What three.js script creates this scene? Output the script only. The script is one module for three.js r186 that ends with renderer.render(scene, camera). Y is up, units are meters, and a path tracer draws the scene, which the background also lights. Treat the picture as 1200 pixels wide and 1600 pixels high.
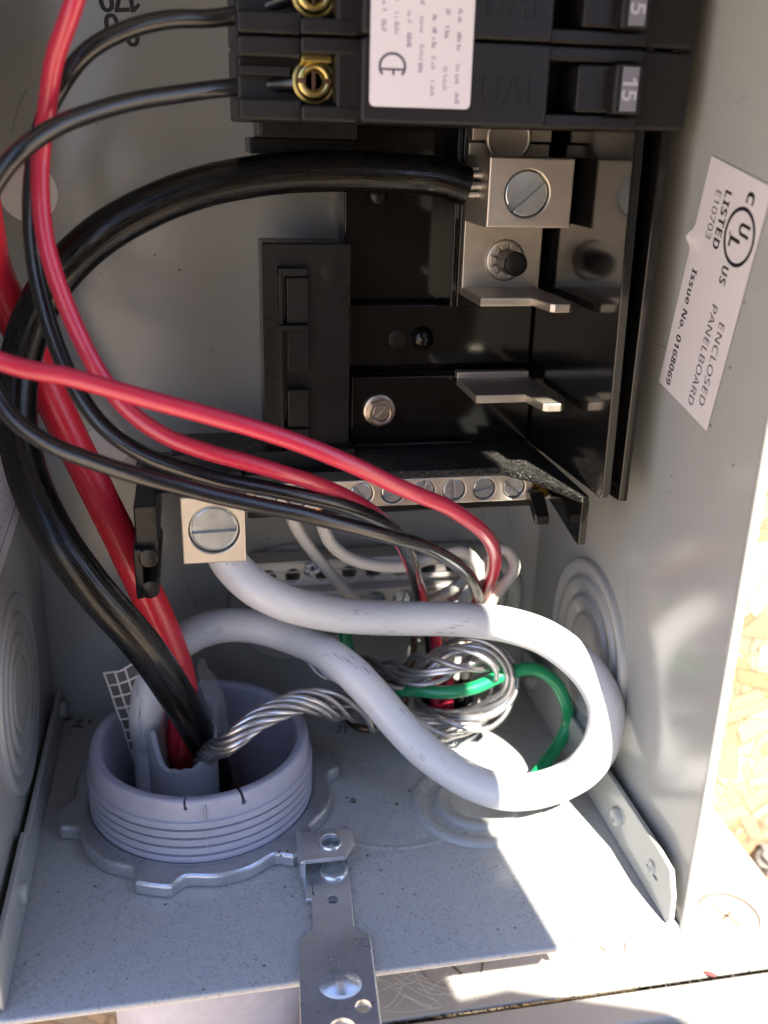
import * as THREE from 'three';
import { RoundedBoxGeometry } from 'three/addons/geometries/RoundedBoxGeometry.js';
import { TextGeometry } from 'three/addons/geometries/TextGeometry.js';
import { FontLoader } from 'three/addons/loaders/FontLoader.js';
import { MarchingCubes } from 'three/addons/objects/MarchingCubes.js';
import { Brush, Evaluator, SUBTRACTION } from 'three-bvh-csg';
import { mergeGeometries } from 'three/addons/utils/BufferGeometryUtils.js';

// ---------- camera, sky, sun, exposure (metres; everything below is modelled in millimetres and scaled) ----------
const scene = new THREE.Scene();
const camera = new THREE.PerspectiveCamera(55.56, 768 / 1024, 0.002, 200);
camera.position.set(-0.0238, 0.14, 0.225);
camera.up.set(0.0447, 0.9331, -0.3568);
camera.lookAt(-0.0238 + 0.18269, 0.14 - 0.35882, 0.225 - 0.91535);
camera.focus = 0.19;
camera.userData.fStop = 15;

const SUN = new THREE.Vector3(0.125, 0.75, 0.65).normalize();
const renderer = new THREE.WebGLRenderer({ antialias: true });
renderer.setSize(768, 1024);
renderer.toneMapping = THREE.LinearToneMapping;
renderer.toneMappingExposure = 6.0;
renderer.shadowMap.enabled = true;
{
  const W = 256, H = 128, d = new Float32Array(W * H * 4);
  for (let y = 0; y < H; y++) for (let x = 0; x < W; x++) {
    const el = (y + 0.5) / H * Math.PI - Math.PI / 2, az = (x + 0.5) / W * Math.PI * 2, i = (y * W + x) * 4;
    const t = Math.pow(Math.max(0, Math.sin(el)), 0.55), haze = 1 + 0.06 * Math.sin(az * 2 + 1);
    d[i] = (0.56 * (1 - t) + 0.125 * t) * haze; d[i + 1] = (0.62 * (1 - t) + 0.232 * t) * haze; d[i + 2] = (0.74 * (1 - t) + 0.54 * t) * haze; d[i + 3] = 1;
  }
  const sky = new THREE.DataTexture(d, W, H, THREE.RGBAFormat, THREE.FloatType);
  sky.mapping = THREE.EquirectangularReflectionMapping; sky.magFilter = THREE.LinearFilter; sky.needsUpdate = true;
  scene.background = sky; scene.environment = sky;
  scene.backgroundIntensity = 0.73; scene.environmentIntensity = 0.73;
}
const sun = new THREE.DirectionalLight(new THREE.Color(1, 0.93, 0.82), 4.6);
sun.name = 'sun'; sun.position.copy(SUN).multiplyScalar(2); sun.castShadow = true; sun.shadow.radius = 1;
sun.shadow.mapSize.set(4096, 4096);
Object.assign(sun.shadow.camera, { left: -0.4, right: 0.4, top: 0.4, bottom: -0.4, near: 0.1, far: 5 });
sun.shadow.camera.updateProjectionMatrix();
scene.add(sun, sun.target);

// ---------- random, noise, textures ----------
let seed = 7;
const rnd = () => { seed = (seed + 0x6d2b79f5) | 0; let t = Math.imul(seed ^ (seed >>> 15), 1 | seed); t = (t + Math.imul(t ^ (t >>> 7), 61 | t)) ^ t; return ((t ^ (t >>> 14)) >>> 0) / 4294967296; };
const rr = (a, b) => a + (b - a) * rnd();
function noise(n, cx, cy) {
  const g = Float32Array.from({ length: cx * cy }, rnd), out = new Float32Array(n * n), s = (t) => t * t * (3 - 2 * t);
  for (let y = 0; y < n; y++) for (let x = 0; x < n; x++) {
    const fx = x / n * cx, fy = y / n * cy, x0 = Math.floor(fx), y0 = Math.floor(fy), u = s(fx - x0), v = s(fy - y0), x1 = (x0 + 1) % cx, y1 = (y0 + 1) % cy;
    out[y * n + x] = (g[y0 * cx + x0] * (1 - u) + g[y0 * cx + x1] * u) * (1 - v) + (g[y1 * cx + x0] * (1 - u) + g[y1 * cx + x1] * u) * v;
  }
  return out;
}
function layers(n, list) {
  const out = new Float32Array(n * n);
  for (const [cx, cy, a] of list) { const q = noise(n, cx, cy); for (let i = 0; i < out.length; i++) out[i] += a * q[i]; }
  return out;
}
function tex(n, f, srgb, repeat = 1) {
  const d = new Uint8Array(n * n * 4);
  for (let i = 0; i < n * n; i++) { const c = f(i); for (let k = 0; k < 3; k++) d[i * 4 + k] = Math.max(0, Math.min(255, (c.length ? c[k] : c) * 255)); d[i * 4 + 3] = 255; }
  const t = new THREE.DataTexture(d, n, n); t.wrapS = t.wrapT = THREE.RepeatWrapping; t.magFilter = THREE.LinearFilter; t.minFilter = THREE.LinearMipmapLinearFilter; t.generateMipmaps = true;
  if (srgb) t.colorSpace = THREE.SRGBColorSpace; t.repeat.set(repeat, repeat); t.needsUpdate = true; return t;
}
function canvasTex(w, h, draw) {
  const c = document.createElement('canvas'); c.width = w; c.height = h; draw(c.getContext('2d'), w, h);
  const t = new THREE.CanvasTexture(c); t.colorSpace = THREE.SRGBColorSpace; t.wrapS = t.wrapT = THREE.RepeatWrapping; t.needsUpdate = true; return t;
}
const N = 512;
const fine = layers(N, [[256, 256, 0.35], [128, 128, 0.35], [24, 24, 0.3]]);
const cloud = layers(N, [[4, 4, 0.4], [9, 9, 0.3], [32, 32, 0.2], [128, 128, 0.1]]);
const brush = layers(N, [[6, 256, 0.5], [3, 128, 0.3], [16, 16, 0.2]]);
const along = layers(N, [[8, 96, 0.5], [3, 48, 0.3], [60, 60, 0.2]]);
const speck = noise(N, 180, 180), speck2 = noise(N, 90, 90);
const step = (a, b, x) => { const t = Math.max(0, Math.min(1, (x - a) / (b - a))); return t * t * (3 - 2 * t); };
const tPeel = tex(N, (i) => fine[i]);
const tPaint = tex(N, (i) => 0.945 + 0.05 * cloud[i] - 0.10 * step(0.94, 1, speck[i]), true);
const tPaintR = tex(N, (i) => 0.62 + 0.5 * (cloud[i] - 0.5) + 0.12 * fine[i]);
const tBrush = tex(N, (i) => 0.68 + 0.35 * (brush[i] - 0.5));
const tBrushC = tex(N, (i) => 0.93 + 0.07 * (brush[i] - 0.5) + 0.08 * (cloud[i] - 0.5), true);
const tZinc = tex(N, (i) => 0.88 + 0.16 * (cloud[i] - 0.5) + 0.06 * (fine[i] - 0.5), true);
const tRough = tex(N, (i) => 0.72 + 0.35 * (cloud[i] - 0.5) + 0.15 * (fine[i] - 0.5));
const tAlong = tex(N, (i) => 0.72 + 0.9 * (along[i] - 0.5));
const tDust = tex(N, (i) => { const a = 0.52 * step(0.56, 0.88, speck[i]) * step(0.25, 0.65, speck2[i]); return [0.085 + a, 0.083 + a * 0.97, 0.08 + a * 0.9]; }, true);
const tScuff = tex(N, (i) => { const s = step(0.5, 0.85, along[i]) * step(0.5, 0.72, cloud[i]), g = step(0.955, 1, speck[i]); return [0.95 - 0.1 * s + 0.05 * g, 0.95 - 0.1 * s + 0.05 * g, 0.95 - 0.1 * s + 0.05 * g]; }, true);
const tSmudge = tex(N, (i) => { const g = step(0.93, 0.99, speck[i]), m = step(0.66, 0.8, cloud[i]) * step(0.45, 0.75, along[i]); return [0.97 - 0.28 * g - 0.4 * m, 0.97 - 0.28 * g - 0.4 * m, 0.97 - 0.28 * g - 0.39 * m]; }, true);
const tJacket = tex(N, (i) => 0.86 + 0.28 * (along[i] - 0.5), true);

// ---------- materials ----------
const lin = (r, g, b) => new THREE.Color().setRGB(r, g, b);
const mat = (rgb, roughness, o = {}) => new THREE.MeshPhysicalMaterial({ color: lin(...rgb), roughness, side: THREE.DoubleSide, ...o });
const rep = (t, u, v = u) => { const c = t.clone(); c.repeat.set(u, v); c.needsUpdate = true; return c; };
const M = {
  paint: mat([0.342, 0.346, 0.328], 0.17, { specularIntensity: 0.8, map: tPaint, bumpMap: rep(tPeel, 1), bumpScale: 0.000006 }),
  floorPaint: null,
  blackGloss: mat([0.0065, 0.0058, 0.0052], 0.11, { specularIntensity: 0.7, bumpMap: tPeel, bumpScale: 0.000006 }),
  blackDusty: mat([0.8, 0.8, 0.8], 0.42, { specularIntensity: 0.6, map: rep(tDust, 1.5), bumpMap: rep(tPeel, 2), bumpScale: 0.00003 }),
  blackMat: mat([0.010, 0.009, 0.0085], 0.42, { specularIntensity: 0.6, bumpMap: rep(tPeel, 2), bumpScale: 0.00002, roughnessMap: tRough }),
  breaker: mat([0.010, 0.009, 0.0092], 0.36, { specularIntensity: 0.7, bumpMap: rep(tPeel, 3), bumpScale: 0.00003 }),
  tin: mat([0.66, 0.60, 0.51], 0.7, { metalness: 1, map: tBrushC, roughnessMap: tBrush }),
  tinBar: mat([0.78, 0.71, 0.61], 0.62, { metalness: 1, map: tZinc, roughnessMap: tRough }),
  zinc: mat([0.68, 0.70, 0.73], 0.44, { metalness: 0.78, map: tZinc, roughnessMap: tRough, bumpMap: tPeel, bumpScale: 0.00003 }),
  screw: mat([0.72, 0.76, 0.77], 0.34, { metalness: 0.75, map: rep(tZinc, 2), roughnessMap: tRough }),
  screwWarm: mat([0.76, 0.64, 0.54], 0.3, { metalness: 1, map: rep(tZinc, 2) }),
  brass: mat([0.72, 0.58, 0.22], 0.28, { metalness: 1, map: rep(tZinc, 2) }),
  alu: mat([0.60, 0.59, 0.58], 0.46, { metalness: 0.9, map: tBrushC, roughnessMap: tAlong, bumpMap: tAlong, bumpScale: 0.00003 }),
  aluDull: mat([0.42, 0.40, 0.40], 0.55, { metalness: 0.9, map: tScuff, roughnessMap: tAlong }),
  aluBar: mat([0.74, 0.72, 0.69], 0.5, { metalness: 0.85, map: tBrushC }),
  aluPale: mat([0.70, 0.69, 0.69], 0.42, { metalness: 0.9, map: tBrushC, roughnessMap: tAlong }),
  darkCopper: mat([0.16, 0.09, 0.06], 0.42, { metalness: 1 }),
  copper: mat([0.72, 0.36, 0.22], 0.35, { metalness: 1 }),
  jacketBlack: mat([0.007, 0.0065, 0.006], 0.36, { specularIntensity: 0.7, map: tJacket, roughnessMap: tAlong, bumpMap: tAlong, bumpScale: 0.00005 }),
  wireBlack: mat([0.012, 0.0125, 0.014], 0.34, { map: tJacket, roughnessMap: tAlong, bumpMap: tAlong, bumpScale: 0.00003, clearcoat: 0.3, clearcoatRoughness: 0.25 }),
  jacketRed: mat([0.66, 0.024, 0.046], 0.40, { map: tScuff, roughnessMap: tAlong, bumpMap: tAlong, bumpScale: 0.00003 }),
  wireRed: mat([0.50, 0.022, 0.055], 0.36, { map: tScuff, roughnessMap: tAlong, bumpMap: tAlong, bumpScale: 0.00002, clearcoat: 0.35, clearcoatRoughness: 0.3 }),
  jacketWhite: mat([0.64, 0.64, 0.635], 0.5, { map: tSmudge, roughnessMap: tAlong, bumpMap: tPeel, bumpScale: 0.00002 }),
  wireWhite: mat([0.50, 0.48, 0.43], 0.4, { map: tScuff }),
  wireGreen: mat([0.006, 0.27, 0.10], 0.34, { map: tScuff, clearcoat: 0.3, clearcoatRoughness: 0.25 }),
  pvc: mat([0.40, 0.40, 0.475], 0.5, { map: tZinc, bumpMap: tPeel, bumpScale: 0.00002 }),
  pvcPipe: mat([0.46, 0.44, 0.40], 0.5),
  jacketGrey: mat([0.36, 0.36, 0.39], 0.55, { map: tPaint, bumpMap: tPeel, bumpScale: 0.00004 }),
  film: mat([0.85, 0.85, 0.86], 0.32, { transmission: 0.93, thickness: 0 }),
  thread: mat([0.7, 0.66, 0.6], 0.6),
  plug: mat([0.80, 0.75, 0.72], 0.6, { map: tPaint }),
  ink: mat([0.012, 0.011, 0.012], 0.6),
  inkPale: mat([0.38, 0.38, 0.43], 0.5),
  rubber: mat([0.02, 0.02, 0.02], 0.5),
  web: mat([0.6, 0.56, 0.5], 0.8),
  soil: mat([0.50, 0.385, 0.265], 0.95),
  seam: mat([0.05, 0.045, 0.04], 0.95),
  grit: mat([0.10, 0.065, 0.04], 0.95),
};
M.lowerPaint = mat([0.33, 0.315, 0.285], 0.5, { map: tPaint, bumpMap: tPeel, bumpScale: 0.00002 });
{ // bottom plate: grey paint with fine dark dust, brown dirt spots near the back
  const t = canvasTex(1024, 1024, (c, w, h) => {
    c.fillStyle = '#f4f4f4'; c.fillRect(0, 0, w, h);
    for (let k = 0; k < 42000; k++) { c.fillStyle = `rgba(${70 + rr(0, 60) | 0},${62 + rr(0, 50) | 0},${55 + rr(0, 40) | 0},${rr(0.12, 0.46)})`; const s = rr(0.7, 2.1); c.fillRect(rr(0, w), rr(0, h), s, s); }
    for (let k = 0; k < 130; k++) { c.fillStyle = `rgba(40,30,22,${rr(0.3, 0.8)})`; c.beginPath(); c.arc(rr(0, w), rr(0, h), rr(0.7, 2.4), 0, 7); c.fill(); }
    for (let k = 0; k < 60; k++) { c.strokeStyle = `rgba(255,255,255,${rr(0.2, 0.6)})`; c.lineWidth = rr(0.6, 1.4); const x = rr(0, w), y = rr(0, h); c.beginPath(); c.moveTo(x, y); c.quadraticCurveTo(x + rr(-12, 12), y + rr(-12, 12), x + rr(-16, 16), y + rr(-16, 16)); c.stroke(); }
  });
  M.floorPaint = mat([0.40, 0.40, 0.385], 0.46, { map: t, bumpMap: tPeel, bumpScale: 0.00003, roughnessMap: tPaintR });
}
M.paint.map = canvasTex(1024, 1024, (c, w, h) => { // enamel: fine specks, hairline scratches, a few rubs
  c.fillStyle = '#f3f3f2'; c.fillRect(0, 0, w, h);
  for (let k = 0; k < 9000; k++) { const d = rnd() < 0.7; c.fillStyle = d ? `rgba(80,74,66,${rr(0.05, 0.22)})` : `rgba(255,255,255,${rr(0.1, 0.5)})`; const q = rr(0.6, 1.6); c.fillRect(rr(0, w), rr(0, h), q, q); }
  for (let k = 0; k < 46; k++) { c.strokeStyle = rnd() < 0.6 ? `rgba(255,255,255,${rr(0.25, 0.7)})` : `rgba(90,84,78,${rr(0.2, 0.5)})`; c.lineWidth = rr(0.6, 1.5); const x = rr(0, w), y = rr(0, h), a = rr(0, 6.3), L = rr(12, 110); c.beginPath(); c.moveTo(x, y); c.quadraticCurveTo(x + Math.cos(a) * L * 0.5 + rr(-8, 8), y + Math.sin(a) * L * 0.5 + rr(-8, 8), x + Math.cos(a) * L, y + Math.sin(a) * L); c.stroke(); }
  for (let k = 0; k < 60; k++) { c.fillStyle = `rgba(60,48,38,${rr(0.3, 0.7)})`; c.beginPath(); c.arc(rr(0, w), rr(0, h), rr(0.8, 2.2), 0, 7); c.fill(); }
});
M.paint.map.repeat.set(40 / 150, 40 / 150);
M.osb = mat([0.38, 0.345, 0.30], 0.85, {
  map: canvasTex(2048, 2048, (c, w, h) => {
    c.fillStyle = '#dccdb4'; c.fillRect(0, 0, w, h);
    for (let k = 0; k < 5200; k++) {
      const L = rr(60, 300), B = rr(20, 80), x = rr(0, w), y = rr(0, h), a = rr(0, Math.PI), v = rnd(), r = 190 + 65 * v, q = rr(-16, 10);
      for (const ox of [0, -w]) for (const oy of [0, -h]) {
        if ((ox && x < w - 320) || (oy && y < h - 320)) continue;
        c.save(); c.translate(x + ox, y + oy); c.rotate(a);
        c.fillStyle = `rgba(${r | 0},${r * 0.92 + q | 0},${r * 0.80 + q * 2 | 0},0.9)`;
        c.beginPath(); c.moveTo(-L / 2, -B / 2 * 0.6); c.lineTo(L * 0.1, -B / 2); c.lineTo(L / 2, -B * 0.2); c.lineTo(L * 0.42, B / 2); c.lineTo(-L * 0.4, B * 0.45); c.closePath(); c.fill();
        c.strokeStyle = 'rgba(84,56,34,0.6)'; c.lineWidth = 2.5; c.stroke();
        c.strokeStyle = 'rgba(130,95,60,0.45)'; c.lineWidth = 1; for (let j = -2; j < 3; j++) { c.beginPath(); c.moveTo(-L * 0.4, j * B * 0.16); c.lineTo(L * 0.4, j * B * 0.17); c.stroke(); }
        c.restore();
      }
    }
  }), bumpMap: rep(tPeel, 4), bumpScale: 0.0002,
});

// ---------- modelling helpers (millimetres) ----------
const V3 = (p) => new THREE.Vector3(p[0], p[1], p[2]);
const origins = new Map(), used = new Map();
const numbered = (n) => { const k = used.get(n) || 0; used.set(n, k + 1); return k ? `${n}_${String(k).padStart(3, '0')}` : n; };
function tag(o, label, category, group) { Object.assign(o.userData, { label, category }, group ? { group } : {}); return o; }
function thing(name, label, category, origin, group) {
  const o = new THREE.Group(); o.name = numbered(name); o.position.set(...origin.map((v) => v / 1000)); origins.set(o, origin); scene.add(o); return tag(o, label, category, group);
}
function boxUV(g, tile) {
  const p = g.attributes.position, n = g.attributes.normal, uv = new Float32Array(p.count * 2);
  for (let i = 0; i < p.count; i++) {
    const ax = Math.abs(n.getX(i)), ay = Math.abs(n.getY(i)), az = Math.abs(n.getZ(i)), x = p.getX(i), y = p.getY(i), z = p.getZ(i);
    const [a, b] = ay >= ax && ay >= az ? [x, z] : ax >= az ? [z, y] : [x, y];
    uv[2 * i] = a / tile; uv[2 * i + 1] = b / tile;
  }
  g.setAttribute('uv', new THREE.BufferAttribute(uv, 2));
}
function mesh(name, geoms, material, parent = scene, o = {}) {
  const list = (Array.isArray(geoms) ? geoms : [geoms]).map((g) => {
    const q = g.index ? g.toNonIndexed() : g.clone();
    for (const k of Object.keys(q.attributes)) if (!['position', 'normal', 'uv'].includes(k)) q.deleteAttribute(k);
    q.clearGroups?.(); return q;
  });
  const g = list.length > 1 ? mergeGeometries(list, false) : list[0];
  if (!o.uv) boxUV(g, o.tile || 40);
  const org = parent === scene ? (o.origin || [0, 0, 0]) : origins.get(parent) || [0, 0, 0];
  g.translate(-org[0], -org[1], -org[2]); g.scale(0.001, 0.001, 0.001);
  const m = new THREE.Mesh(g, material); m.name = parent === scene ? numbered(name) : name; m.castShadow = m.receiveShadow = true;
  if (parent === scene) m.position.set(...org.map((v) => v / 1000));
  origins.set(m, org); parent.add(m); return m;
}
const rb = (x0, x1, y0, y1, z0, z1, r = 0.3, seg = 2) => new RoundedBoxGeometry(x1 - x0, y1 - y0, z1 - z0, seg, Math.min(r, (x1 - x0) / 2.01, (y1 - y0) / 2.01, (z1 - z0) / 2.01)).translate((x0 + x1) / 2, (y0 + y1) / 2, (z0 + z1) / 2);
function poly(pts, holes = []) {
  const s = new THREE.Shape(pts.map((p) => new THREE.Vector2(p[0], p[1])));
  for (const [x, y, r] of holes) { const h = new THREE.Path(); h.absarc(x, y, r, 0, Math.PI * 2, true); s.holes.push(h); }
  return s;
}
function ext(shape, z0, z1, bevel = 0.2) {
  const b = Math.min(bevel, (z1 - z0) / 2.2);
  return new THREE.ExtrudeGeometry(shape, { depth: z1 - z0 - 2 * b, bevelEnabled: b > 0, bevelThickness: b, bevelSize: b, bevelOffset: -b, bevelSegments: 2, curveSegments: 40 }).translate(0, 0, z0 + b);
}
// outline in (x, z) swept along y; outline in (z, y) swept along x
const extY = (pts, y0, y1, bevel = 0.2, holes = []) => ext(poly(pts.map(([x, z]) => [x, -z]), holes.map(([x, z, r]) => [x, -z, r])), y0, y1, bevel).rotateX(-Math.PI / 2);
const extX = (pts, x0, x1, bevel = 0.2) => ext(poly(pts.map(([z, y]) => [-z, y])), x0, x1, bevel).rotateY(Math.PI / 2);
const lathe = (pts, seg = 64, a = 0, b = Math.PI * 2) => new THREE.LatheGeometry(pts.map((p) => new THREE.Vector2(p[0], p[1])), seg, a, b);
const latheY = (pts, x, y, z, seg) => lathe(pts, seg).translate(x, y, z);
const latheZ = (pts, x, y, z, seg) => lathe(pts, seg).rotateX(Math.PI / 2).translate(x, y, z);
const cylZ = (x, y, z0, z1, r, b = 0.2, seg = 40) => latheZ([[0, 0], [r - b, 0], [r, b], [r, z1 - z0 - b], [r - b, z1 - z0], [0, z1 - z0]], x, y, z0, seg);
const cylY = (x, z, y0, y1, r, b = 0.2, seg = 40) => latheY([[0, 0], [r - b, 0], [r, b], [r, y1 - y0 - b], [r - b, y1 - y0], [0, y1 - y0]], x, y0, z, seg);
const curve = (pts) => new THREE.CatmullRomCurve3(pts.map(V3), false, 'centripetal');
function tube(pts, r, radial = 24, perMM = 0.9) {
  const c = curve(pts), L = c.getLength(), n = Math.max(12, Math.round(L * perMM)), g = new THREE.TubeGeometry(c, n, r, radial, false), uv = g.attributes.uv;
  for (let i = 0; i < uv.count; i++) uv.setXY(i, uv.getX(i) * L / 60, uv.getY(i));
  const caps = [0, 1].map((e) => { const p = c.getPointAt(e), t = c.getTangentAt(e).multiplyScalar(e ? 1 : -1), d = new THREE.CircleGeometry(r, radial); d.applyQuaternion(new THREE.Quaternion().setFromUnitVectors(new THREE.Vector3(0, 0, 1), t)); return d.translate(p.x, p.y, p.z); });
  return [g, ...caps];
}
function slotScrew(x, y, z, r, angle, h = 0.7, w = 0.2) { // head face at z, slot cut h deep
  const half = (s) => { const sh = new THREE.Shape(), g = r * w, a = Math.asin(g / r); sh.moveTo(Math.cos(a) * r, g); sh.absarc(0, 0, r, a, Math.PI - a, false); sh.closePath(); const e = ext(sh, z - h, z, 0.22); if (s) e.rotateZ(Math.PI); return e.rotateZ(angle); };
  return [...[0, 1].map((s) => half(s).translate(x, y, 0)), cylZ(x, y, z - h - 1.2, z - h + 0.02, r, 0.05)];
}
const rect = (x0, x1, y0, y1) => [[x0, y0], [x1, y0], [x1, y1], [x0, y1]];
const font = await new FontLoader().loadAsync('fonts/droid/droid_sans_bold.typeface.json');
const thin = await new FontLoader().loadAsync('fonts/droid/droid_sans_regular.typeface.json');
function text(s, size, depth = 0.06, f = font) { const g = new TextGeometry(s, { font: f, size, depth, curveSegments: 4, bevelEnabled: false }); g.computeBoundingBox(); const b = g.boundingBox; return g.translate(-(b.min.x + b.max.x) / 2, -(b.min.y + b.max.y) / 2, 0); }

// ---------- surroundings: soil, OSB wall, lower grey box, PVC pipe below, phone out of frame ----------
{
  const g = mesh('ground', new THREE.PlaneGeometry(60000, 60000).rotateX(-Math.PI / 2).translate(0, -1250, 0), M.soil, scene, { tile: 900 }); g.userData.kind = 'structure';
  const w = mesh('osb_wall', rb(-1300, 1300, -1200, 1300, -14, -2.2, 0.5), M.osb, scene, { tile: 260 }); w.userData.kind = 'structure';
}
{
  const t = thing('lower_box', 'pale grey steel box below with round knockouts, meeting the wooden board', 'metal box', [65, -200, 30]);
  const kos = [[31.5, 47.2], [69.5, 46.2], [108.3, 44]];
  mesh('seam_grime', Array.from({ length: 260 }, () => new THREE.IcosahedronGeometry(rr(0.1, 0.3), 0).translate(2 + 122 * rnd() ** 1.8, -50.6 + rr(-0.4, 0.15), rr(61.7, 62.8))), M.seam, t).userData.kind = 'stuff';
  mesh('top_panel', extY(rect(2, 126, -2, 61.6), -51.2, -50, 0.25, kos.map(([x, z]) => [x, z, 8.35])), M.lowerPaint, t);
  mesh('front_cover', [rb(2, 126.5, -200, -50.2, 62.9, 71.5, 0.8), rb(2, 127, -200, -52.5, 72.4, 84, 0.8)], M.lowerPaint, t);
  mesh('body', [rb(2, 3.2, -200, -51.2, -2, 61.6, 0.2), rb(124.8, 126, -200, -51.2, -2, 61.6, 0.2), rb(3.3, 124.7, -200, -199, -2, 61, 0.2)], M.lowerPaint, t);
  for (const [x, z] of kos) {
    const k = mesh('knockout', extY(Array.from({ length: 40 }, (_, i) => [x + 7.75 * Math.cos(i * Math.PI / 20), z + 7.75 * Math.sin(i * Math.PI / 20)]), -51.4, -50.45, 0.2), M.lowerPaint, t);
    mesh('gap_grime', new THREE.TorusGeometry(8.05, 0.3, 6, 60).rotateX(Math.PI / 2).translate(x, -50.55, z), M.grit, k);
    for (const a of [0.5, 2.07]) mesh('slot_cut', new THREE.BoxGeometry(a < 1 ? 4.5 : 9, 0.4, 0.75).rotateY(a).translate(x - 0.4, -50.6, z), M.grit, k);
  }
}
{
  const p = mesh('conduit_pipe', latheY([[21.6, -260], [21.6, -60.4], [19, -60.4], [19, -260], [21.6, -260]], -26.5, 0, 41, 80), M.pvcPipe, scene, { origin: [-26.5, -260, 41] });
  tag(p, 'pale plastic conduit pipe running down below the bottom plate', 'pipe');
  const mk = text('S', 3.2, 0.08, thin).scale(0.4, 1, 1); const q = [-27.9, -52, 50.5]; mesh('printed_mark', mk.translate(q[0], q[1] - 2, 62.7), M.ink, p);
}
{ // the photographer's phone: casts the shadow over the left part of the box, behind the lens and out of frame
  const up = camera.up.clone().normalize(), fw = new THREE.Vector3(0.18269, -0.35882, -0.91535).normalize(), right = new THREE.Vector3().crossVectors(fw, up).normalize();
  
  const g = new RoundedBoxGeometry(118, 250, 8, 3, 3.5);
  const m = new THREE.Matrix4().makeBasis(right, up, fw.clone().negate()), c = new THREE.Vector3(-23.8, 140, 225).addScaledVector(right, 32.8).addScaledVector(up, 90).addScaledVector(fw, -9);
  const ph = thing('phone', 'dark phone held up in front of the open panel box', 'phone', [c.x, c.y, c.z]);
  mesh('phone_body', g.applyMatrix4(m).translate(c.x, c.y, c.z), M.rubber, ph);
}

{ // the person holding the phone, out of frame: hides part of the sky and ground in front of the box
  const bones = [[[200, 330, 640, 78], [200, 250, 640, 66]], [[200, 262, 645, 52], [200, 160, 660, 56]], [[40, 110, 665, 66], [360, 110, 665, 66]], [[120, 60, 670, 110], [130, -200, 670, 100]], [[280, 60, 670, 110], [270, -200, 670, 100]], [[115, -260, 670, 105], [285, -260, 670, 105]],
    [[105, -330, 670, 88], [95, -760, 655, 58]], [[95, -760, 655, 56], [90, -1170, 690, 40]], [[90, -1205, 690, 40], [80, -1218, 570, 30]], [[295, -330, 670, 88], [305, -760, 655, 58]], [[305, -760, 655, 56], [310, -1170, 690, 40]], [[310, -1205, 690, 40], [320, -1218, 570, 30]],
    [[380, 100, 660, 56], [425, -130, 540, 44]], [[425, -130, 540, 42], [125, 62, 276, 28]], [[20, 100, 660, 56], [-35, -150, 600, 44]], [[-35, -150, 600, 42], [-25, -390, 560, 30]], [[-25, -390, 560, 30], [-22, -480, 548, 26]],
    [[122, 66, 272, 26], [96, 98, 250, 24]], [[66, 112, 248, 23], [112, 90, 256, 25]], [[110, 105, 240, 11], [72, 128, 236, 9]], [[104, 112, 242, 11], [64, 138, 242, 9]], [[112, 92, 238, 11], [76, 108, 232, 9]], [[102, 116, 246, 10], [68, 136, 246, 8]]];
  const n = 110, half = 900, ctr = [190, -430, 500], field = new MarchingCubes(n, M.rubber, false, false, 120000), p = new THREE.Vector3();
  for (let k = 0; k < n; k++) for (let j = 0; j < n; j++) for (let i = 0; i < n; i++) {
    const x = (i - n / 2) / (n / 2) * half + ctr[0], y = (j - n / 2) / (n / 2) * half + ctr[1], z = (k - n / 2) / (n / 2) * half + ctr[2];
    let sum = 0;
    for (const [a, b] of bones) {
      const dx = b[0] - a[0], dy = b[1] - a[1], dz = b[2] - a[2], t = Math.max(0, Math.min(1, ((x - a[0]) * dx + (y - a[1]) * dy + (z - a[2]) * dz) / (dx * dx + dy * dy + dz * dz)));
      const d = Math.hypot(x - a[0] - dx * t, y - a[1] - dy * t, z - a[2] - dz * t) - a[3] - (b[3] - a[3]) * t;
      if (d < 160) sum += Math.exp(-d / 9);
    }
    field.field[i + j * n + k * n * n] = sum > 1e-9 ? 9 * Math.log(sum) : -180;
  }
  field.isolation = 0; field.update();
  const g = new THREE.BufferGeometry(); g.setAttribute('position', new THREE.BufferAttribute(field.positionArray.slice(0, field.count * 3), 3)); g.setAttribute('normal', new THREE.BufferAttribute(field.normalArray.slice(0, field.count * 3), 3)); g.setAttribute('uv', new THREE.BufferAttribute(new Float32Array(field.count * 2), 2));
  g.scale(half, half, half).translate(...ctr);
  const who = thing('person', 'person in dark clothes holding up the phone before the panel box', 'person', [200, -1250, 660]);
  mesh('body', g, mat([0.05, 0.045, 0.045], 0.9), who);
  mesh('hair', new THREE.SphereGeometry(84, 32, 20, 0, 6.3, 0, 1.7).rotateX(0.35).translate(200, 330, 646), mat([0.03, 0.02, 0.015], 0.8), who);
}

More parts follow.
